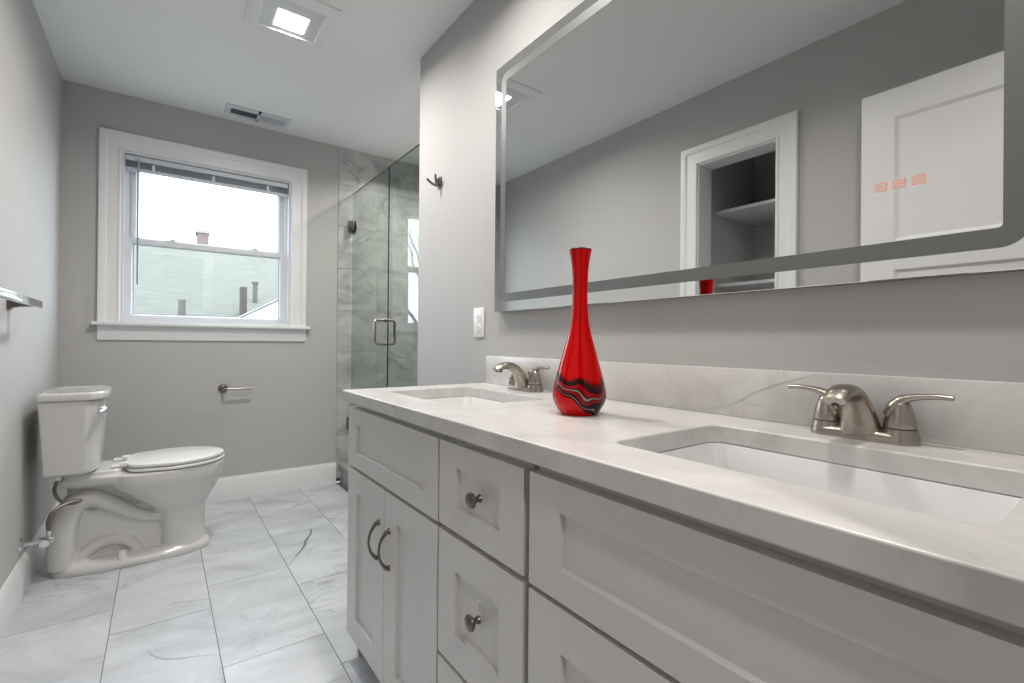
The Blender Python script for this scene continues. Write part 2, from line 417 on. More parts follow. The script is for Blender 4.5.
bm = new(); box(bm, .12, SX1, YE - .1, YE - .012, 0, ZC, mi=1)
tile_wall(bm, .12, SX1, 0, ZC, lambda b, a0, a1, z0, z1: box(b, a0, a1, YE - .014, YE - .002, z0, z1))
o = struct('wall_shower_near', bm, ['shower', 'grout']); rnd_tid(o, 3, lambda c: (math.floor((c.z - .03) / .305), math.floor(c.x / .61)))
bm = new(); box(bm, .167, SX1, YE, YB, -.05, .02); o = struct('floor_shower', bm, ['shower']); rnd_tid(o, 4, lambda c: 0)
bm = new(); box(bm, .03, .165, YE, YB - .004, 0, .118, .002); box(bm, .018, .175, YE, YB - .004, .118, .136, .003)
o = struct('trim_1', bm, ['shower'], label='marble shower curb with a flat cap'); rnd_tid(o, 5, lambda c: int(c.y * 3))

# ------------------------------------------------------------------ baseboards
BB = [(0, 0), (0, .014), (.112, .014), (.118, .0125), (.126, .0125), (.136, .008), (.142, .006), (.147, .005), (.147, 0)]
def bboard(name, p0, p1, n):
    bm = new(); p0, p1, n = Vector(p0), Vector(p1), Vector(n)
    rings(bm, [[p + n * t + Vector((0, 0, h)) for h, t in BB] for p in (p0, p1)])
    struct(name, bm, 'trim', ang=25)
bboard('baseboard_back', (XL, YB, 0), (0, YB, 0), (0, -1, 0))
bboard('baseboard_left', (XL, 1.682, 0), (XL, YB - .014, 0), (1, 0, 0))
bboard('baseboard_left', (XL, YF + .0, 0), (XL, 1.044, 0), (1, 0, 0))
bboard('baseboard_right', (0, 1.59, 0), (0, YE, 0), (-1, 0, 0))

# ------------------------------------------------------------------ window
win = thing('window_1', 'white double-hung window on the back wall', 'window', kind='structure')
CAS = [(0, 0), (0, .012), (.004, .016), (.010, .016), (.014, .011), (.060, .013), (.068, .019), (.080, .022), (.096, .022), (.100, .018), (.100, 0)]
bm = new()
fy = lambda a, b, t: (a, YB - t, b)
sweep(bm, [(WX0, WZ0 - .002, -1, 0), (WX0, WZ1, -1, 1), (WX1, WZ1, 1, 1), (WX1, WZ0 - .002, 1, 0)], CAS, fy, closed=False)
obj('window_casing', bm, 'trim', win, 20)
bm = new(); box(bm, WX0 - .122, WX1 + .122, YB - .045, YB, WZ0 - .022, WZ0 - .002, .004)
obj('window_stool', bm, 'trim', win)
bm = new()
AP = [(0, 0), (0, .010), (.012, .013), (.05, .013), (.062, .015), (.070, .021), (.083, .022), (.083, 0)]
rings(bm, [[Vector((x, YB - t, WZ0 - .022 - .083 + h)) for h, t in AP] for x in (WX0 - .098, WX1 + .10)])
obj('window_apron', bm, 'trim', win, 20)
# jamb liner + frame
bm = new()
wall_y(bm, YB, YB + .12, WX0, WX1, WZ0 - .002, WZ1, [(WX0 + .014, WX1 - .014, WZ0 + .012, WZ1 - .012)])
obj('window_jamb', bm, 'vinyl', win)
bm = new(); wall_y(bm, YB + .05, YB + .11, WX0 + .014, WX1 - .014, WZ0 + .012, WZ1 - .012, [(WX0 + .03, WX1 - .03, WZ0 + .028, WZ1 - .028)])
obj('window_frame', bm, 'vinyl', win)
MR = 1.608
def sash(name, ya, x0, x1, z0, z1, gx0, gx1, gz0, gz1):
    bm = new(); wall_y(bm, ya, ya + .028, x0, x1, z0, z1, [(gx0, gx1, gz0, gz1)])
    # glazing bead
    sweep(bm, [(gx0, gz0, 1, 1), (gx1, gz0, -1, 1), (gx1, gz1, -1, -1), (gx0, gz1, 1, -1)], [(0, 0), (.003, .004), (.008, .012), (.008, .018)], lambda a, b, t: (a, ya + t, b))
    s_ = obj(name, bm, 'vinyl', win)
    bm = new(); box(bm, gx0, gx1, ya + .016, ya + .0165, gz0, gz1); gl = obj('glass_pane', bm, 'winglass', s_)
    bm = new(); wall_y(bm, ya + .0135, ya + .0155, gx0 + .006, gx1 - .006, gz0 + .006, gz1 - .006, [(gx0 + .011, gx1 - .011, gz0 + .011, gz1 - .011)])
    obj('glazing_seal', bm, 'ventd', s_)
    return s_
up_s = sash('upper_sash', YB + .080, WX0 + .03, WX1 - .03, MR - .012, WZ1 - .028, -1.158, -.375, MR + .02, 2.05)
lo_s = sash('lower_sash', YB + .051, WX0 + .014, WX1 - .014, WZ0 + .012, MR + .014, -1.176, -.369, 1.166, MR - .012)
for x in (-.985, -.535):
    bm = new(); box(bm, x - .03, x + .03, YB + .050, YB + .076, MR + .0142, MR + .022, .002); box(bm, x - .006, x + .022, YB + .046, YB + .06, MR + .022, MR + .034, .003)
    obj('sash_lock', bm, 'plate', win)
# blind raised at the top
bl = thing('window_blind', 'white mini blind raised and stacked at the top of the window', 'blind', (0, 0, 0))
BX0, BX1, BY = WX0 + .016, WX1 - .018, YB + .010
bm = new(); box(bm, BX0, BX1, BY, BY + .036, 2.068, 2.098, .002); obj('headrail', bm, 'blindr', bl)
bm = new(); n = 8
for i in range(n):
    z = 2.033 + i * .0040
    rings(bm, [[Vector((x, BY + .005 + .026 * t, z + .0035 * math.sin(math.pi * t) + dz)) for t, dz in [(k / 6, .0) for k in range(7)] + [(1 - k / 6, .0009) for k in range(7)]] for x in (BX0 + .004, BX1 - .004)])
obj('slat_stack', bm, 'blind', bl)
bm = new(); box(bm, BX0 + .003, BX1 - .003, BY + .003, BY + .032, 2.012, 2.029, .003); obj('bottom_rail', bm, 'blindr', bl)
for x in (-1.075, -.77, -.46):
    bm = new(); box(bm, x - .008, x + .008, BY - .002, BY + .002, 2.014, 2.060, .001); obj('ladder_tape', bm, 'blindr', bl)
bm = new(); tube(bm, [(-1.146, BY - .012, 2.075), (-1.144, BY - .012, 1.345)], .0052, 8); box(bm, -1.150, -1.142, BY - .014, BY + .004, 2.07, 2.084)
obj('tilt_wand', bm, 'wand', bl)

# ------------------------------------------------------------------ outdoors
bm = new(); box(bm, -40, 30, 4.5, 60, -3.2, -3.0); struct('ground_outside', bm, 'ground')
nb_ = thing('neighbor_house', 'neighbouring house with a shingled roof seen through the window', 'house', (0, 12, -3))
def locd(o, root): # bake: geometry was built in world space
    o.location = -root.location; return o
bm = new()
y0r, z0r, y1r, z1r = 10.3, 1.44, 14.0, 3.33
rings(bm, [[Vector((x, y0r, z0r)), Vector((x, y1r, z1r)), Vector((x, 17.7, 1.5)), Vector((x, 17.7, 1.32)), Vector((x, y1r, z1r - .2)), Vector((x, y0r, z0r - .18))] for x in (-3.0, 6.0)])
locd(obj('roof', bm, 'shingle', nb_), nb_)
bm = new(); box(bm, -2.8, 5.8, 10.6, 17.4, -3, 1.45); locd(obj('walls', bm, 'siding', nb_), nb_)
bm = new(); box(bm, -3.0, 6.0, 10.12, 10.3, 1.26, 1.43); locd(obj('gutter', bm, 'snow', nb_), nb_)
bm = new(); box(bm, -.335, -.10, 13.9, 14.4, 3.0, 3.70); box(bm, -.36, -.075, 13.87, 14.43, 3.62, 3.68); locd(obj('chimney', bm, 'brick', nb_), nb_)
bm = new(); lathe(bm, [(.055, 1.2), (.055, 1.71)], (-.745, 10.05, 0), 12); locd(obj('vent_pipe', bm, 'siding', nb_), nb_)
bm = new(); lathe(bm, [(.045, 1.75), (.045, 2.16), (.065, 2.17), (.065, 2.21)], (.51, 11.0, 0), 12); locd(obj('vent_pipe', bm, 'siding', nb_), nb_)
bm = new(); box(bm, .17, .28, 10.32, 10.46, 1.4, 2.03); locd(obj('brick_stack', bm, 'stack', nb_), nb_)
po = thing('porch_roof', 'low white porch roof sloping up at the right edge of the window view', 'roof', (0, 8, -3))
bm = new()
rings(bm, [[Vector((-.35, y, 1.20)), Vector((.90, y, 1.90)), Vector((2.2, y, 1.2)), Vector((2.2, y, 1.1)), Vector((-.35, y, 1.1))] for y in (8.0, 9.6)])
locd(obj('roof_slab', bm, 'snow', po), po)
bm = new(); rings(bm, [[Vector((-.35, y, 1.20)), Vector((.90, y, 1.90)), Vector((.90, y, 1.93)), Vector((-.40, y, 1.20))] for y in (7.93, 8.0)]); locd(obj('rake_board', bm, 'siding', po), po)
bm = new(); box(bm, -.2, 2.1, 8.1, 9.5, -3, 1.1); locd(obj('walls', bm, 'snow', po), po)

def tree(name, x, y, h, seed, label):
    rnd = random.Random(seed); root = thing(name, label, 'tree', (x, y, -3))
    bm = new()
    def grow(p, d, ln, r, dep, b):
        pts = [p]; q = p.copy(); dd = d.copy()
        for i in range(4):
            dd = (dd + Vector((rnd.uniform(-.22, .22), rnd.uniform(-.22, .22), rnd.uniform(-.05, .16)))).normalized(); q = q + dd * ln / 4; pts.append(q)
        tube(b, pts, [r * (1 - .11 * i) for i in range(5)], 4 if dep > 1 else 8)
        if dep >= 6: return
        for k in range(3):
            a = rnd.uniform(0, 6.28); sp = rnd.uniform(.35, .8)
            nd = (dd + Vector((math.cos(a) * sp, math.sin(a) * sp, rnd.uniform(-.05, .3)))).normalized()
            grow(pts[-1 - (k % 2)], nd, ln * rnd.uniform(.62, .80), r * .50, dep + 1, b)
    bt = new(); tube(bt, [(0, 0, 0), (0.05, .02, h * .18), (0, .05, h * .32)], [.22, .18, .15], 10); obj('trunk', bt, 'bark', root)
    grow(Vector((0, .05, h * .3)), Vector((0, 0, 1)), h * .22, .15, 0, bm); obj('branches', bm, 'bark', root)
tree('bare_tree', -6.3, 16.5, 9.5, 4, 'bare winter tree standing left of the neighbouring house')
tree('bare_tree', -12.5, 22.5, 12.0, 9, 'bare winter tree farther back behind the first tree')

# ------------------------------------------------------------------ closet casing, shelves
cl = thing('door_2', 'white cased closet opening in the left wall', 'doorway', kind='structure')
bm = new()
sweep(bm, [(CY0, 0, -1, 0), (CY0, CZ, -1, 1), (CY1, CZ, 1, 1), (CY1, 0, 1, 0)], CAS, lambda a, b, t: (XL + t, a, b), closed=False)
obj('door_casing', bm, 'trim', cl, 20)
bm = new(); wall_x(bm, XL - .121, XL + .001, CY0, CY1, 0, CZ, [(CY0 + .008, CY1 - .008, 0, CZ - .008)]); obj('door_jamb', bm, 'trim', cl)
for z, w_ in ((1.822, 'upper closet shelf, the highest one seen in the mirror'), (1.375, 'closet shelf below the top one, cut by the mirror edge'), (.935, 'closet shelf at waist height below the mirror edge')):
    bm = new(); box(bm, -2.24, -1.78, .98, 1.65, z, z + .019, .001)
    tag(obj('closet_shelf', bm, 'trim'), w_, 'shelf', 'closet shelves')

# ------------------------------------------------------------------ entrance door, open against the left wall
dr = thing('door_1', 'white two-panel door standing open against the left wall', 'door', kind='structure')
def leaf(bm, xa, xb, y0, y1, z0, z1, panels, rec=.009):
    wall_x(bm, xa, xb, y0, y1, z0, z1, panels)
    for (a, b, c, d) in panels:
        box(bm, xa + rec, xb - rec, a, b, c, d)
        for xs, sg in ((xb, -1), (xa, 1)):
            sweep(bm, [(a, c, 1, 1), (b, c, -1, 1), (b, d, -1, -1), (a, d, 1, -1)], [(0, 0), (.003, .002), (.012, rec)], lambda u, v, t: (xs + sg * t, u, v))
bm = new(); leaf(bm, -1.395, -1.36, -.005, .753, .012, 2.044, [(.105, .643, 1.44, 1.93), (.105, .643, .25, 1.326)])
obj('door_leaf', bm, 'trim', dr)
bm = new(); lathe(bm, [(.0, 0), (.03, 0), (.03, .006), (.011, .01), (.011, .028), (.024, .034), (.028, .046), (.022, .056), (.0, .06)], (-1.36, .69, .93), 24, 'x'); obj('door_knob', bm, 'nickel', dr)
bm = new()
sweep(bm, [(DX0, 0, -1, 0), (DX0, 2.06, -1, 1), (DX1, 2.06, 1, 1), (DX1, 0, 1, 0)], CAS, lambda a, b, t: (a, YF + t * .5, b), closed=False)
obj('door_casing', bm, 'trim', dr, 20)

# ------------------------------------------------------------------ mirror
mi_ = thing('backlit_mirror', 'wide frameless mirror with frosted border band above the vanity', 'mirror', (0, 0, 0))
MY0, MY1, MZ0, MZ1 = .079, 1.482, 1.138, 2.038
bm = new(); box(bm, XM + .004, -.0005, MY0 + .0, MY1, MZ0, MZ1, .001); obj('mirror_backing', bm, 'mside', mi_)
bm = new(); box(bm, XM, XM + .004, MY0, MY1, MZ0, MZ1, .0008, 1); obj('mirror_glass', bm, 'mirror', mi_)
bm = new()
o_ = rrect((1.446 + .115) / 2, (1.172 + 2.004) / 2, (1.446 - .115) / 2, (2.004 - 1.172) / 2, .035, 8)
i_ = rrect((1.416 + .145) / 2, (1.202 + 1.974) / 2, (1.416 - .145) / 2, (1.974 - 1.202) / 2, .006, 8)
vo = [bm.verts.new((XM - .0004, a, b)) for a, b in o_]; vi = [bm.verts.new((XM - .0004, a, b)) for a, b in i_]
for k in range(len(vo)): bm.faces.new((vo[k], vo[(k + 1) % len(vo)], vi[(k + 1) % len(vo)], vi[k]))
obj('frosted_band', bm, 'frost', mi_)
def touch(yc, glyph):
    bm = new(); x = XM - .0006; zc = 1.2985; hy, hz, t = .0088, .0070, .0011
    fnp = lambda a, b: (x, yc + a, zc + b)
    o2 = rrect(0, 0, hy, hz, .001, 2); i2 = rrect(0, 0, hy - t, hz - t, .0006, 2)
    a = [bm.verts.new(fnp(*q)) for q in o2]; b = [bm.verts.new(fnp(*q)) for q in i2]
    for k in range(len(a)): bm.faces.new((a[k], a[(k + 1) % len(a)], b[(k + 1) % len(a)], b[k]))
    for (u0_, u1_, v0_, v1_) in glyph: bm.faces.new([bm.verts.new(fnp(*q)) for q in ((u0_, v0_), (u1_, v0_), (u1_, v1_), (u0_, v1_))])
    f = bm.faces.new([bm.verts.new((x + .0001, yc + q[0], zc + q[1])) for q in i2]); f.material_index = 1
    obj('touch_button', bm, ['touch', 'touchfill'], mi_)
touch(.2945, [(-.0022, .0022, .0010, .0018), (-.0022, .0022, -.0018, -.0010), (-.0022, -.0014, -.001, .001), (.0014, .0022, -.001, .001), (-.0004, .0004, .0018, .0030)])
touch(.269, [(-.0045, -.0036, -.002, .0018), (-.0025, -.0016, -.0014, .0024), (-.0005, .0004, -.002, .0018), (.0015, .0024, -.0014, .0024), (.0035, .0044, -.002, .0018)])
touch(.2435, [(-.0022, .0022, -.0020, -.0012), (-.0030, -.0022, -.0016, .0012), (.0022, .0030, -.0016, .0012), (-.0004, .0004, -.0002, .0028)])

# ------------------------------------------------------------------ vanity cabinets
def shaker(name, y0, y1, z0, z1, fw_y, fw_z, parent, rec=.0095):
    bm = new(); xa, xb = XV, -.5165
    wall_x(bm, xa, xb, y0, y1, z0, z1, [(y0 + fw_y, y1 - fw_y, z0 + fw_z, z1 - fw_z)])
    a, b, c, d = y0 + fw_y, y1 - fw_y, z0 + fw_z, z1 - fw_z
    box(bm, xa + rec, xb, a, b, c, d)
    sweep(bm, [(a, c, 1, 1), (b, c, -1, 1), (b, d, -1, -1), (a, d, 1, -1)], [(0, 0.0003), (.0008, .0015), (.0018, rec)], lambda u, v, t: (xa + t, u, v))
    bmesh.ops.remove_doubles(bm, verts=bm.verts[:], dist=1e-5)
    return obj(name, bm, 'cab', parent, 8)
def pull(parent, y, z0, z1):
    bm = new(); zc = (z0 + z1) / 2; h = (z1 - z0) / 2
    pts = [(XV - .001, y, z1), (XV - .008, y, z1 - .001), (XV - .016, y, z1 - .010), (XV - .025, y, z1 - .026), (XV - .029, y, zc), (XV - .025, y, z0 + .026), (XV - .016, y, z0 + .010), (XV - .008, y, z0 + .001), (XV - .001, y, z0)]
    tube(bm, smooth_path(pts, 5), lerp_list([.0062, .006, .0048, .0036, .0032, .0036, .0048, .006, .0062], 5), 12)
    for z in (z0, z1): lathe(bm, [(.0075, XV - .004), (.0085, XV + .0002)], (0, y, z), 16, 'x')
    return obj('handle', bm, 'bronze', parent)
def knob(parent, y, z):
    bm = new(); lathe(bm, [(.0, XV - .026), (.0115, XV - .0255), (.0150, XV - .023), (.0158, XV - .019), (.0135, XV - .016), (.0062, XV - .0125), (.0055, XV - .006), (.0085, XV + .0002)], (0, y, z), 28, 'x', cap=False)
    return obj('knob', bm, 'bronze', parent)
def carcass(root, y0, y1, toe=True):
    bm = new(); xf, xr = -.5155, -.004
    box(bm, xf + .012, xr, y0, y0 + .016, .0, .834); box(bm, xf + .012, xr, y1 - .016, y1, .0, .834)
    box(bm, xf + .012, xr, y0 + .016, y1 - .016, .095, .111); box(bm, xr - .006, xr, y0 + .016, y1 - .016, .111, .834)
    obj('carcass', bm, 'cab', root)
    bm = new(); box(bm, xf, xf + .012, y0, y1, .09, .834); obj('face_frame', bm, 'cab', root)
    bm = new(); box(bm, -.462, -.45, y0 + .016, y1 - .016, 0, .095); obj('toe_kick', bm, 'cab', root)
def sink_cab(y0, y1, label):
    root = thing('vanity_cabinet', label, 'cabinet', (0, 0, 0), 'vanity cabinet units')
    carcass(root, y0, y1); ym = (y0 + y1) / 2
    shaker('false_drawer_front', y0, y1, .630, .813, .073, .048, root)
    d1 = shaker('door', ym + .0015, y1, .089, .620, .078, .068, root); d2 = shaker('door', y0, ym - .0015, .089, .620, .078, .068, root)
    pull(d1, ym + .038, .424, .522); pull(d2, ym - .038, .424, .522)
    return root
sink_cab(.947, 1.568, 'light grey two-door sink cabinet at the far end of the vanity')
sink_cab(-.003, .622, 'light grey sink cabinet nearest the camera, under the near sink')
mc = thing('vanity_cabinet', 'narrow three-drawer cabinet between the two sink cabinets', 'cabinet', (0, 0, 0), 'vanity cabinet units')
carcass(mc, .638, .9395)
for z0, z1, kz in ((.633, .813, .727), (.354, .620, .496), (.089, .344, .225)):
    d = shaker('drawer', .638, .9395, z0, z1, .071, .048 if z1 > .7 else .069, mc); knob(d, .775, kz)
    if kz == .496:
        bm = new(); tube(bm, smooth_path([(XV + .006, .775, .504), (XV - .008, .771, .520), (XV - .006, .768, .537), (XV + .002, .765, .531)], 5), .0011, 6); obj('hang_tag_loop', bm, 'plate', d)

# ------------------------------------------------------------------ countertop
def boolean_cut(o, cutters):
    for c in cutters:
        md = o.modifiers.new('cut', 'BOOLEAN'); md.object = c; md.solver = 'EXACT'
    dg = bpy.context.evaluated_depsgraph_get(); me = bpy.data.meshes.new_from_object(o.evaluated_get(dg)); o.modifiers.clear(); o.data = me
    for c in cutters: bpy.data.objects.remove(c)
SINKS = [(-.298, .309), (-.298, 1.245)]
HX, HY = .150, .2185
bm = new(); box(bm, XF, -.0005, -.012, 1.573, ZT - .034, ZT)
ct = obj('countertop', bm, 'quartz')
cut = []
for cx, cy in SINKS:
    b = new(); rp = rrect(cx, cy, HX, HY, .026, 8); rings(b, [[Vector((x, y, z)) for x, y in rp] for z in (ZT - .06, ZT + .03)]); cut.append(obj('cutter', b, 'quartz'))
boolean_cut(ct, cut)
for f in ct.data.polygons: f.use_smooth = True
ct.data.set_sharp_from_angle(angle=R(35))
bv = ct.modifiers.new('edge', 'BEVEL'); bv.width = .003; bv.segments = 3; bv.limit_method = 'ANGLE'; bv.angle_limit = R(40)
tag(ct, 'long white quartz worktop on the vanity with two sink cutouts', 'countertop')
bm = new(); box(bm, -.021, -.0005, -.012, 1.548, ZT + .0003, .973, .0015)
bs = tag(obj('backsplash', bm, 'quartz'), 'low veined quartz backsplash strip along the wall behind the faucets', 'backsplash')
bm = new(); fx = lambda a, b: (-.0214, a, b)
ribbon(bm, [(.640, .872), (.610, .880), (.58, .889), (.545, .905), (.515, .925), (.47, .945), (.42, .962), (.395, .970)], .0035, fx)
ribbon(bm, [(.545, .905), (.515, .898), (.49, .90)], .002, fx)
ribbon(bm, [(.86, .93), (.83, .915), (.80, .893), (.77, .885), (.75, .874)], .002, fx)
obj('vein', bm, 'qvein', bs)

# undermount sinks
def sink(cx, cy, label):
    root = thing('undermount_sink', label, 'sink', (cx, cy, ZT - .0345), 'undermount sinks')
    bm = new(); zt = 0
    spec = [(HX + .022, HY + .022, .04, 0), (HX + .0008, HY + .0008, .028, 0), (HX - .0005, HY - .0005, .028, -.002), (HX - .008, HY - .010, .032, -.05), (HX - .014, HY - .018, .040, -.095), (HX - .028, HY - .034, .05, -.118), (HX - .05, HY - .06, .05, -.130), (HX * .35, HY * .3, .03, -.137), (.024, .024, .0239, -.139)]
    rs = [[Vector((x, y, z)) for x, y in rrect(0, 0, hx, hy, r, 8)] for hx, hy, r, z in spec]
    rings(bm, rs, False, False)
    outer = [[Vector((x, y, z)) for x, y in rrect(0, 0, hx, hy, r, 8)] for hx, hy, r, z in [(HX + .022, HY + .022, .04, 0), (HX + .022, HY + .022, .04, -.012), (HX + .01, HY + .01, .04, -.014), (HX + .0, HY - .0, .045, -.10), (HX - .04, HY - .05, .05, -.142), (.024, .024, .0239, -.148)]]
    rings(bm, outer, False, False); rings(bm, [rs[-1], outer[-1]], False, False)
    obj('basin', bm, 'sinkw', root, 50)
    bm = new(); lathe(bm, [(.0, -.137), (.010, -.1365), (.017, -.138), (.022, -.1375), (.0235, -.139), (.0235, -.16), (0, -.16)], (0, 0, 0), 28, cap=False); obj('drain', bm, 'nickel', root)
    return root
sink(*SINKS[0], 'white rectangular undermount sink nearest the camera')
sink(*SINKS[1], 'white rectangular undermount sink at the far end behind the vase')

# faucets
def faucet(loc, label):
    root = thing('faucet', label, 'faucet', loc, 'sink faucets')
    bm = new()
    def st(hx, hy, r, z, e=0): return [Vector((x, y, z)) for x, y in rrect(0, 0, hx, hy, r, 8)]
    rings(bm, [st(.027, .078, .0265, 0), st(.027, .078, .0265, .009), st(.025, .076, .0245, .013), st(.021, .070, .0205, .016)])
    for s in (-1, 1): lathe(bm, [(.0262, .0), (.0262, .010), (.0245, .016), (.0232, .0235), (.019, .0238)], (0, s * .052, 0), 32)
    obj('base_plate', bm, 'nickel', root)
    # spout : lofted
    bm = new()
    path = smooth_path([(-.008, 0, .008), (-.014, 0, .032), (-.028, 0, .058), (-.050, 0, .077), (-.076, 0, .0835), (-.100, 0, .079), (-.116, 0, .070)], 6)
    hw = lerp_list([.034, .0275, .0220, .0195, .0190, .0185, .0165], 6); ht = lerp_list([.022, .0185, .016, .0135, .0115, .0105, .0080], 6)
    rs = []; n = len(path)
    for i, p_ in enumerate(path):
        d = (path[min(i + 1, n - 1)] - path[max(i - 1, 0)]).normalized()
        if i == 0: d = Vector((0, 0, 1))
        nrm = d.cross(Vector((0, 1, 0))).normalized()
        ring = []
        for k in range(24):
            a = 2 * math.pi * k / 24; ca, sa = math.cos(a), math.sin(a)
            e = .85
            ring.append(p_ + Vector((0, 1, 0)) * hw[i] * math.copysign(abs(ca) ** e, ca) + nrm * ht[i] * math.copysign(abs(sa) ** e, sa))
        rs.append(ring)
    rings(bm, rs); obj('spout', bm, 'nickel', root, 50)
    bm = new(); lathe(bm, [(.0, .0630), (.0095, .0630), (.0105, .0640), (.0105, .074), (0, .074)], (-.104, 0, 0), 20, cap=False); obj('aerator', bm, 'dark', root)
    bm = new(); tube(bm, [(.0185, 0, .012), (.0185, 0, .054)], .0022, 8); lathe(bm, [(0, .050), (.0045, .051), (.006, .057), (.0045, .062), (0, .063)], (.018, 0, 0), 16, cap=False); obj('lift_rod', bm, 'bronze', root)
    for s in (-1, 1):
        bm = new(); c = (0, s * .052, 0)
        lathe(bm, [(.0215, .0245), (.0222, .027), (.0205, .040), (.0178, .052), (.0150, .062), (.0105, .069), (.0, .0715)], c, 28, cap=False)
        ly = [.040, .046, .054, .066, .082, .100, .118]
        lz = [.044, .058, .0685, .0745, .0775, .079, .0785]
        rad = [.014, .0145, .0115, .0078, .0062, .0058, .0050]
        pts = [(0, s * y, z) for y, z in zip(ly, lz)]
        tube(bm, smooth_path(pts, 6), lerp_list(rad, 6), 16, flat=(1.15, .8))
        obj('lever_handle', bm, 'nickel', root, 60)
        bm = new(); lathe(bm, [(.0215, .0232), (.0222, .0238), (.0222, .0248), (.0215, .0252)], c, 28); obj('seam_ring', bm, 'dark', root)
    return root
f1 = faucet((-.062, .309, ZT + .0002), 'brushed nickel two-handle faucet behind the near sink')
f2 = dup(f1, (-.062, 1.25, ZT + .0002)); f2['label'] = 'brushed nickel two-handle faucet behind the far sink, left of the vase'

# ------------------------------------------------------------------ vase
bm = new()
VP = [(.0, .003), (.036, .003), (.041, .0), (.0435, .003), (.0525, .016), (.0595, .030), (.0615, .043), (.0595, .060), (.0550, .080), (.046, .113), (.0368, .147), (.0275, .180), (.0212, .213), (.0182, .245), (.0172, .275), (.0176, .305), (.0192, .335), (.0220, .358), (.0250, .374), (.0250, .378), (.0225, .378), (.0195, .355), (.0150, .320), (.0140, .275), (.0180, .213), (.033, .147), (.050, .08), (.055, .045), (.035, .015), (.0, .012)]
ps = []
P3 = smooth_path([(r * .968, 0, z * .961) for r, z in VP], 4)
lathe(bm, [(max(0, q.x), q.z) for q in P3], (0, 0, 0), 56, cap=False)
vs_ = obj('glass_vase', bm, 'vase', None, 60, (-.277, .775, ZT + .0006))
tag(vs_, 'tall red glass bottle vase with black swirls on the countertop', 'vase')
bm = new()
ring = [Vector((.0228 * math.cos(2 * math.pi * i / 28), .0228 * math.sin(2 * math.pi * i / 28), (.3785 * .961) + .0008 * math.sin(5 * i))) for i in range(29)]
tube(bm, ring, .0024, 8, cap=False); obj('lip', bm, 'vaserim', vs_)

# ------------------------------------------------------------------ toilet
TY = 2.88
to = thing('toilet', 'white two-piece toilet beside the left wall under the window', 'toilet', (XL, TY, 0))
def egg(x0, x1, w, z, n=48, back=.62, xw=None, taper=0.0):
    """egg outline: pointed-round front at x1, squarer back at x0"""
    xc = xw if xw else x0 + (x1 - x0) * .42; pts = []
    for i in range(n):
        a = 2 * math.pi * i / n; c, s = math.cos(a), math.sin(a)
        x = xc + (x1 - xc) * c if c > 0 else xc + (xc - x0) * math.copysign(abs(c) ** back, c)
        y = w * (s if c > 0 else math.copysign(abs(s) ** .8, s))
        if c < 0: y *= 1 - taper * (xc - x) / (xc - x0)
        pts.append(Vector((x, y, z)))
    return pts
bm = new()
# bowl
spec = [(.25, .718, .182, .422), (.25, .718, .183, .405), (.25, .716, .182, .385), (.26, .711, .177, .365), (.275, .702, .168, .345), (.315, .69, .155, .315), (.355, .672, .139, .28), (.395, .655, .124, .25), (.42, .642, .110, .225), (.44, .634, .100, .205), (.45, .633, .096, .12), (.45, .638, .098, .05), (.45, .645, .10, .0)]
rings(bm, [egg(a, b, c, d) for a, b, c, d in spec][::-1])
# deck under the tank
def rr(x0, x1, w, r, z): return [Vector((x, y, z)) for x, y in rrect((x0 + x1) / 2, 0, (x1 - x0) / 2, w, r, 6)]
def dk(z, g, x0=.105):
    pts = [(x0 + g, -.118 + g), (.20, -.122 + g), (.30, -.150 + g), (.40, -.168 + g), (.40, .168 - g), (.30, .150 - g), (.20, .122 - g), (x0 + g, .118 - g)]
    return [Vector((x, y, z)) for x, y in pts]
rings(bm, [dk(.374, .030), dk(.386, .010), dk(.398, 0), dk(.418, 0), dk(.422, .003)])
rings(bm, [rr(.105, .31, .118, .030, .40), rr(.105, .31, .118, .030, .437), rr(.11, .305, .113, .028, .444)])
# under-deck body joining bowl
rings(bm, [rr(.13, .42, .034, .03, .20), rr(.12, .44, .036, .03, .30), rr(.115, .44, .050, .03, .38)])
# skirt foot
def foot(hw, x0, x1, z):
    pts = []
    for i in range(40):
        a = 2 * math.pi * i / 40; c, s = math.cos(a), math.sin(a); xc = .34
        x = xc + ((x1 - xc) if c > 0 else (xc - x0)) * math.copysign(abs(c) ** .72, c); y = hw * math.copysign(abs(s) ** .7, s)
        pts.append(Vector((x, y, z)))
    return pts
rings(bm, [foot(.126, .062, .655, 0), foot(.126, .062, .655, .022), foot(.120, .068, .648, .032), foot(.108, .08, .635, .04), foot(.09, .10, .61, .052)])
# recessed web
rings(bm, [rr(.095, .60, .056, .03, .03), rr(.095, .60, .050, .03, .15), rr(.13, .50, .044, .03, .26)])
# trapway relief, both sides
for s in (-1, 1):
    for off in (.048,):
        tube(bm, smooth_path([(.50, s * off, .190), (.42, s * off, .192), (.35, s * off, .221), (.275, s * off, .274), (.205, s * off, .314), (.150, s * off, .298), (.118, s * off, .235), (.106, s * off, .14), (.108, s * off, .03)], 6), lerp_list([.026, .026, .029, .034, .039, .044, .050, .052, .05], 6), 16)
    tube(bm, smooth_path([(.16, s * .052, .05), (.21, s * .055, .10), (.27, s * .055, .118), (.33, s * .055, .10), (.37, s * .05, .04)], 6), .026, 12)
o = obj('bowl', bm, 'porcelain', to, 80)
md = o.modifiers.new('fuse', 'REMESH'); md.mode = 'VOXEL'; md.voxel_size = .0045; md.use_smooth_shade = True
md = o.modifiers.new('soften', 'SMOOTH'); md.factor = .5; md.iterations = 3
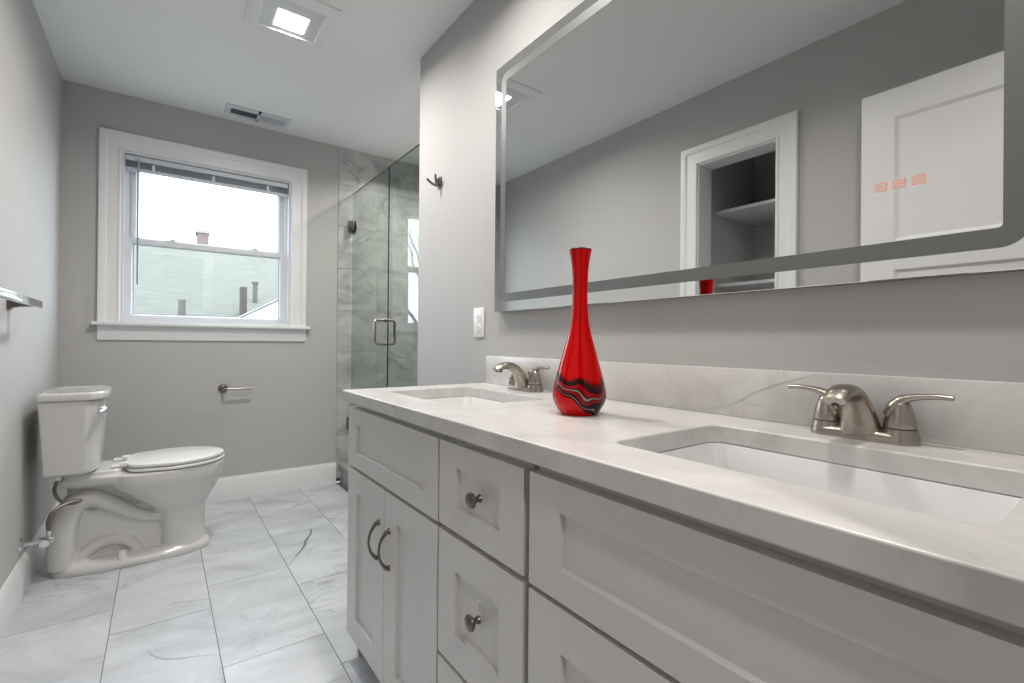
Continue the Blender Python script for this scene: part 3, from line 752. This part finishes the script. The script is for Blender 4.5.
# seat and lid
def seat_slab(z0, z1, x0, x1, w, r):
    b = new()
    e = lambda g, z: egg(x0 + g, x1 - g, w - g, z, back=.22, taper=.22)
    rings(b, [e(r, z0), e(0, z0 + r), e(0, z1 - r), e(r * .4, z1 - r * .3), e(r * 1.4, z1)]); return b
obj('seat', seat_slab(.426, .440, .318, .716, .181, .004), 'seat', to, 50)
b = seat_slab(.444, .462, .318, .712, .179, .006)
obj('seat_lid', b, 'seat', to, 50)
for s in (-1, 1):
    bm = new(); box(bm, .268, .325, s * .075 - .018, s * .075 + .018, .4445, .457, .004); box(bm, .30, .335, s * .075 - .02, s * .075 + .02, .4465, .466, .005); obj('seat_hinge', bm, 'seat', to)
# tank: chamfered front corners
def tk(x0, x1, w, ch, z):
    pts = [(x0, -w), (x1 - ch * .9, -w), (x1 - ch * .35, -w + ch * .45), (x1 - .004, -w + ch * 1.3), (x1, -w + ch * 1.9), (x1, w - ch * 1.9), (x1 - .004, w - ch * 1.3), (x1 - ch * .35, w - ch * .45), (x1 - ch * .9, w), (x0, w)]
    return [Vector((x, y, z)) for x, y in pts]
bm = new(); rings(bm, [tk(.070, .222, .166, .05, .449), tk(.060, .230, .176, .05, .458), tk(.045, .246, .193, .055, .764)])
o = obj('tank', bm, 'porcelain', to, 30); md = o.modifiers.new('b', 'BEVEL'); md.width = .008; md.segments = 3; md.limit_method = 'ANGLE'; md.angle_limit = R(20)
bm = new(); rings(bm, [tk(.048, .258, .197, .06, .765), tk(.044, .263, .200, .06, .771), tk(.044, .263, .200, .06, .788), tk(.048, .258, .198, .058, .796), tk(.050, .246, .188, .055, .799), tk(.064, .234, .176, .05, .7975)])
o = obj('tank_lid', bm, 'porcelain', to, 40); md = o.modifiers.new('b', 'BEVEL'); md.width = .004; md.segments = 3; md.limit_method = 'ANGLE'; md.angle_limit = R(25)
bm = new(); lathe(bm, [(.0, .018), (.012, .017), (.014, .012), (.014, 0)], (.232, -.125, .722), 20, 'x', cap=False)
tube(bm, [(.254, -.110, .724), (.256, -.135, .722), (.248, -.170, .717), (.236, -.206, .711)], [.008, .0095, .0085, .010], 12)
obj('flush_lever', bm, 'chrome', to)
bm = new(); lathe(bm, [(.018, .030), (.0175, .062), (.014, .072), (.0, .076)], (.314, -.102, 0), 20, cap=False); obj('bolt_cap', bm, 'seat', to)
bm = new(); lathe(bm, [(.014, .0), (.014, .02), (.010, .024)], (.10, -.13, .430), 16); obj('fill_nut', bm, 'seat', to)
# supply valve (on the wall) and hose
sv = thing('supply_valve', 'chrome water supply valve on the left wall behind the toilet', 'valve', (XL, 2.692, .2))
bm = new(); lathe(bm, [(.0, .012), (.010, .012), (.026, .006), (.030, .001), (.030, 0)], (.0002, 0, 0), 24, 'x', cap=False); obj('escutcheon', bm, 'chrome', sv)
bm = new(); tube(bm, [(.01, 0, 0), (.078, 0, .004)], .008, 14); lathe(bm, [(.013, .052), (.013, .098)], (0, 0, .004), 16, 'x'); tube(bm, [(.082, 0, .0), (.082, 0, .04)], .0085, 14)
obj('valve_body', bm, 'chrome', sv)
bm = new(); lathe(bm, [(.015, -.046), (.018, -.040), (.018, -.026), (.006, -.02), (.006, 0)], (.076, 0, .004), 16, 'y'); obj('valve_handle', bm, 'chrome', sv)
ho = new(); pts = smooth_path([(.082, 0, .043), (.080, .001, .075), (.095, .01, .115), (.135, .03, .135), (.175, .045, .135), (.14, .05, .125), (.105, .05, .15), (.092, .048, .19), (.10, .055, .232)], 8)
tube(ho, [p_ + Vector((0, -.188, .2)) for p_ in pts], .0066, 10); obj('supply_hose', ho, 'bronze', to)

# ------------------------------------------------------------------ shower glass
def glass_panel(name, label, y0, y1, z0, z1, seal=None):
    root = thing(name, label, 'shower glass', (0, 0, 0))
    bm = new(); box(bm, .056, .064, y0, y1, z0, z1); obj('glass_sheet', bm, 'shglass', root)
    return root
gd = thing('shower_door', 'clear glass shower door hinged on the back tiled wall', 'shower door', (0, 0, 0))
def sheet(root, y0, y1, z0, z1):
    bm = new(); box(bm, .0995, .1005, y0, y1, z0 + .002, z1 - .002); obj('glass_sheet', bm, 'shglass', root)
    bm = new(); box(bm, .096, .104, y0, y1, z1 - .002, z1); obj('top_edge', bm, 'glassedge', root)
    bm = new(); box(bm, .096, .104, y0, y1, z0, z0 + .002); obj('bottom_edge', bm, 'glassedge', root)
sheet(gd, 2.850, YB - .010, .150, 2.104)
bm = new(); box(bm, .097, .103, 2.843, 2.8498, .15, 2.104); obj('door_seal', bm, 'black', gd)
for z in (1.865, .42):
    bm = new(); box(bm, .087, .0958, YB - .075, YB - .012, z - .038, z + .038, .002); box(bm, .1042, .113, YB - .075, YB - .012, z - .038, z + .038, .002); box(bm, .072, .128, YB - .0115, YB - .0045, z - .045, z + .045, .001)
    obj('hinge', bm, 'bronze', gd)
bm = new()
for s, c in ((-1, .0958), (1, .1042)):
    pts = [(c, 2.895, 1.008), (c + s * .045, 2.895, 1.008), (c + s * .056, 2.895, 1.012), (c + s * .060, 2.895, 1.024), (c + s * .060, 2.895, 1.141), (c + s * .056, 2.895, 1.153), (c + s * .045, 2.895, 1.157), (c, 2.895, 1.157)]
    tube(bm, pts, .0085, 14)
    for z in (1.008, 1.157): lathe(bm, [(.0125, c), (.0125, c + s * .004)], (0, 2.895, z), 16, 'x')
obj('handle', bm, 'nickel', gd)
gf = thing('fixed_shower_panel', 'clear fixed glass shower panel between the door and the wall end', 'glass panel', (0, 0, 0))
sheet(gf, YE + .0005, 2.842, .1365, 2.104)

# ------------------------------------------------------------------ small fittings
ol = thing('wall_outlet', 'white wall outlet left of the mirror above the counter', 'outlet', (0, 1.630, 1.104))
bm = new(); box(bm, -.006, -.0003, -.038, .038, -.059, .059, .002); obj('cover_plate', bm, 'plate', ol)
for s in (-1, 1):
    bm = new(); lathe(bm, [(.0165, -.0085), (.0175, -.0078), (.0175, -.0061)], (0, 0, s * .020), 24, 'x'); r = obj('socket', bm, 'plate', ol)
    bm = new(); box(bm, -.0089, -.0086, -.008, -.0058, s * .020 - .003, s * .020 + .006); box(bm, -.0089, -.0086, .0058, .008, s * .020 - .003, s * .020 + .006); lathe(bm, [(.0024, -.0089), (.0024, -.0086)], (0, 0, s * .020 - .009), 10, 'x'); obj('slots', bm, 'dark', r)
rh = thing('robe_hook', 'brushed nickel double robe hook on the wall end beside the shower', 'hook', (0, 1.982, 1.757))
bm = new(); box(bm, -.008, -.0003, -.018, .018, -.024, .024, .003); obj('back_plate', bm, 'bronze', rh)
bm = new()
tube(bm, smooth_path([(-.006, 0, -.008), (-.018, 0, -.014), (-.034, .006, -.010), (-.048, .014, .002), (-.056, .018, .012)], 5), lerp_list([.008, .0075, .006, .005, .006], 5), 10)
tube(bm, smooth_path([(-.014, 0, -.010), (-.024, -.006, .004), (-.028, -.010, .018), (-.030, -.012, .030)], 5), lerp_list([.007, .006, .005, .0055], 5), 10)
obj('double_prong', bm, 'bronze', rh)
tp = thing('toilet_paper_holder', 'brushed nickel open-arm toilet paper holder on the back wall', 'paper holder', (-.708, YB, .715))
bm = new(); lathe(bm, [(.0, -.012), (.014, -.012), (.024, -.008), (.0275, -.001), (.0275, -.0003)], (0, 0, 0), 28, 'y', cap=False); obj('rosette', bm, 'bronze', tp)
bm = new(); tube(bm, smooth_path([(0, -.008, 0), (0, -.040, 0), (.004, -.058, 0), (.020, -.064, 0), (.06, -.064, 0), (.148, -.064, 0)], 5), .0078, 14); lathe(bm, [(.0, .146), (.0105, .147), (.0105, .153), (.0, .154)], (0, -.064, .0), 18, 'x', cap=False); obj('arm', bm, 'nickel', tp)
tb = thing('towel_bar', 'polished flat towel bar on the left wall', 'towel bar', (XL, 2.466, 1.150))
bm = new(); box(bm, .078, .088, -.66, .012, -.013, .013, .002); obj('bar', bm, 'chrome', tb)
for y in (0, -.63):
    bm = new(); box(bm, .0003, .008, y - .024, y + .024, -.024, .024, .003)
    rings(bm, [[Vector((x, y + a * sy, b * sz)) for a, b in ((-1, -1), (1, -1), (1, 1), (-1, 1))] for x, sy, sz in ((.008, .018, .017), (.030, .013, .011), (.0775, .011, .009))]); obj('bar_post', bm, 'bronze', tb)

# ------------------------------------------------------------------ ceiling fixtures
fan = thing('ceiling_fan_light', 'square white exhaust fan with lit lamp in the bathroom ceiling', 'ceiling light', (-.584, 2.255, ZC))
bm = new()
def sq(h, z, cx=0, cy=0): return [Vector((cx + a * h, cy + b * h, z)) for a, b in ((-1, -1), (1, -1), (1, 1), (-1, 1))]
GO = .166
rings(bm, [sq(GO, -.0005), sq(GO, -.005), sq(.152, -.011), sq(.122, -.017), sq(.119, -.017), sq(.1175, -.0135)], False, False)
obj('grille', bm, 'ceiling', fan)
bm = new()
rings(bm, [sq(.1178, -.0133), sq(.064, -.0045, .006, .036)], False, True); obj('reflector', bm, 'ventw', fan)
bm = new(); box(bm, -.055, .067, -.025, .097, -.0075, -.0046, .001); obj('lamp_lens', bm, 'lens', fan)
l = area_lamp('lamp', (.006, .036, -.0085), .118, FANLIGHT_W, WARM, shape='SQUARE'); l.parent = fan; l.data.spread = R(165)
vt = thing('ceiling_vent', 'white rectangular air vent in the ceiling above the window', 'air vent', (-.548, 3.39, ZC))
bm = new(); 
wall = [(-.175, .175, -.080, .080)]
for a0, a1 in ((-.178, -.150), (-.006, .008), (.158, .178)): box(bm, a0, a1, -.078, .078, -.006, -.0003)
box(bm, -.150, .158, -.078, -.034, -.006, -.0003); box(bm, -.150, .158, .046, .078, -.006, -.0003)
obj('vent_frame', bm, 'ventw', vt)
bm = new(); box(bm, -.15, .158, -.034, .046, -.0012, -.0003); obj('duct_opening', bm, 'ventd', vt)
for k in range(5):
    bm = new(); y = -.026 + k * .0155
    rings(bm, [[Vector((x, y, -.0062)), Vector((x, y + .0012, -.0062)), Vector((x, y + .0095, -.0014)), Vector((x, y + .0083, -.0014))] for x in (-.15, -.006)]); obj('louver', bm, 'blind', vt)
for k in range(5):
    bm = new(); y = -.026 + k * .0155
    rings(bm, [[Vector((x, y + .0095, -.0062)), Vector((x, y + .0107, -.0062)), Vector((x, y + .0012, -.0014)), Vector((x, y, -.0014))] for x in (.008, .158)]); obj('louver', bm, 'blind', vt)
def downlight(x, y, label, group, pw):
    root = thing('recessed_downlight', label, 'ceiling light', (x, y, ZC), group)
    bm = new(); lathe(bm, [(.078, -.0003), (.078, -.004), (.060, -.008), (.056, -.003)], (0, 0, 0), 32, cap=False); obj('trim_ring', bm, 'trim', root)
    bm = new(); lathe(bm, [(.055, -.0025), (.0, -.0025)], (0, 0, 0), 32, cap=False); obj('lamp_lens', bm, 'downlens', root)
    l = area_lamp('lamp', (0, 0, -.012), .11, pw, WARM); l.parent = root; l.data.spread = R(150)
    return root
downlight(-.46, 1.25, 'recessed ceiling downlight above the far sink', 'bathroom downlights', DOWNLIGHT_W)
downlight(-.46, .31, 'recessed ceiling downlight above the near sink', 'bathroom downlights', DOWNLIGHT_W)
downlight(.50, 2.90, 'recessed ceiling downlight inside the shower', 'bathroom downlights', SHOWER_W)
downlight(-1.0, -1.0, 'added fill lamp in the unseen hall ceiling outside the doorway', 'added hall fill lamps', HALL_FILL_W)  # unseen lamp added in the hall to fill the bathroom from behind the camera
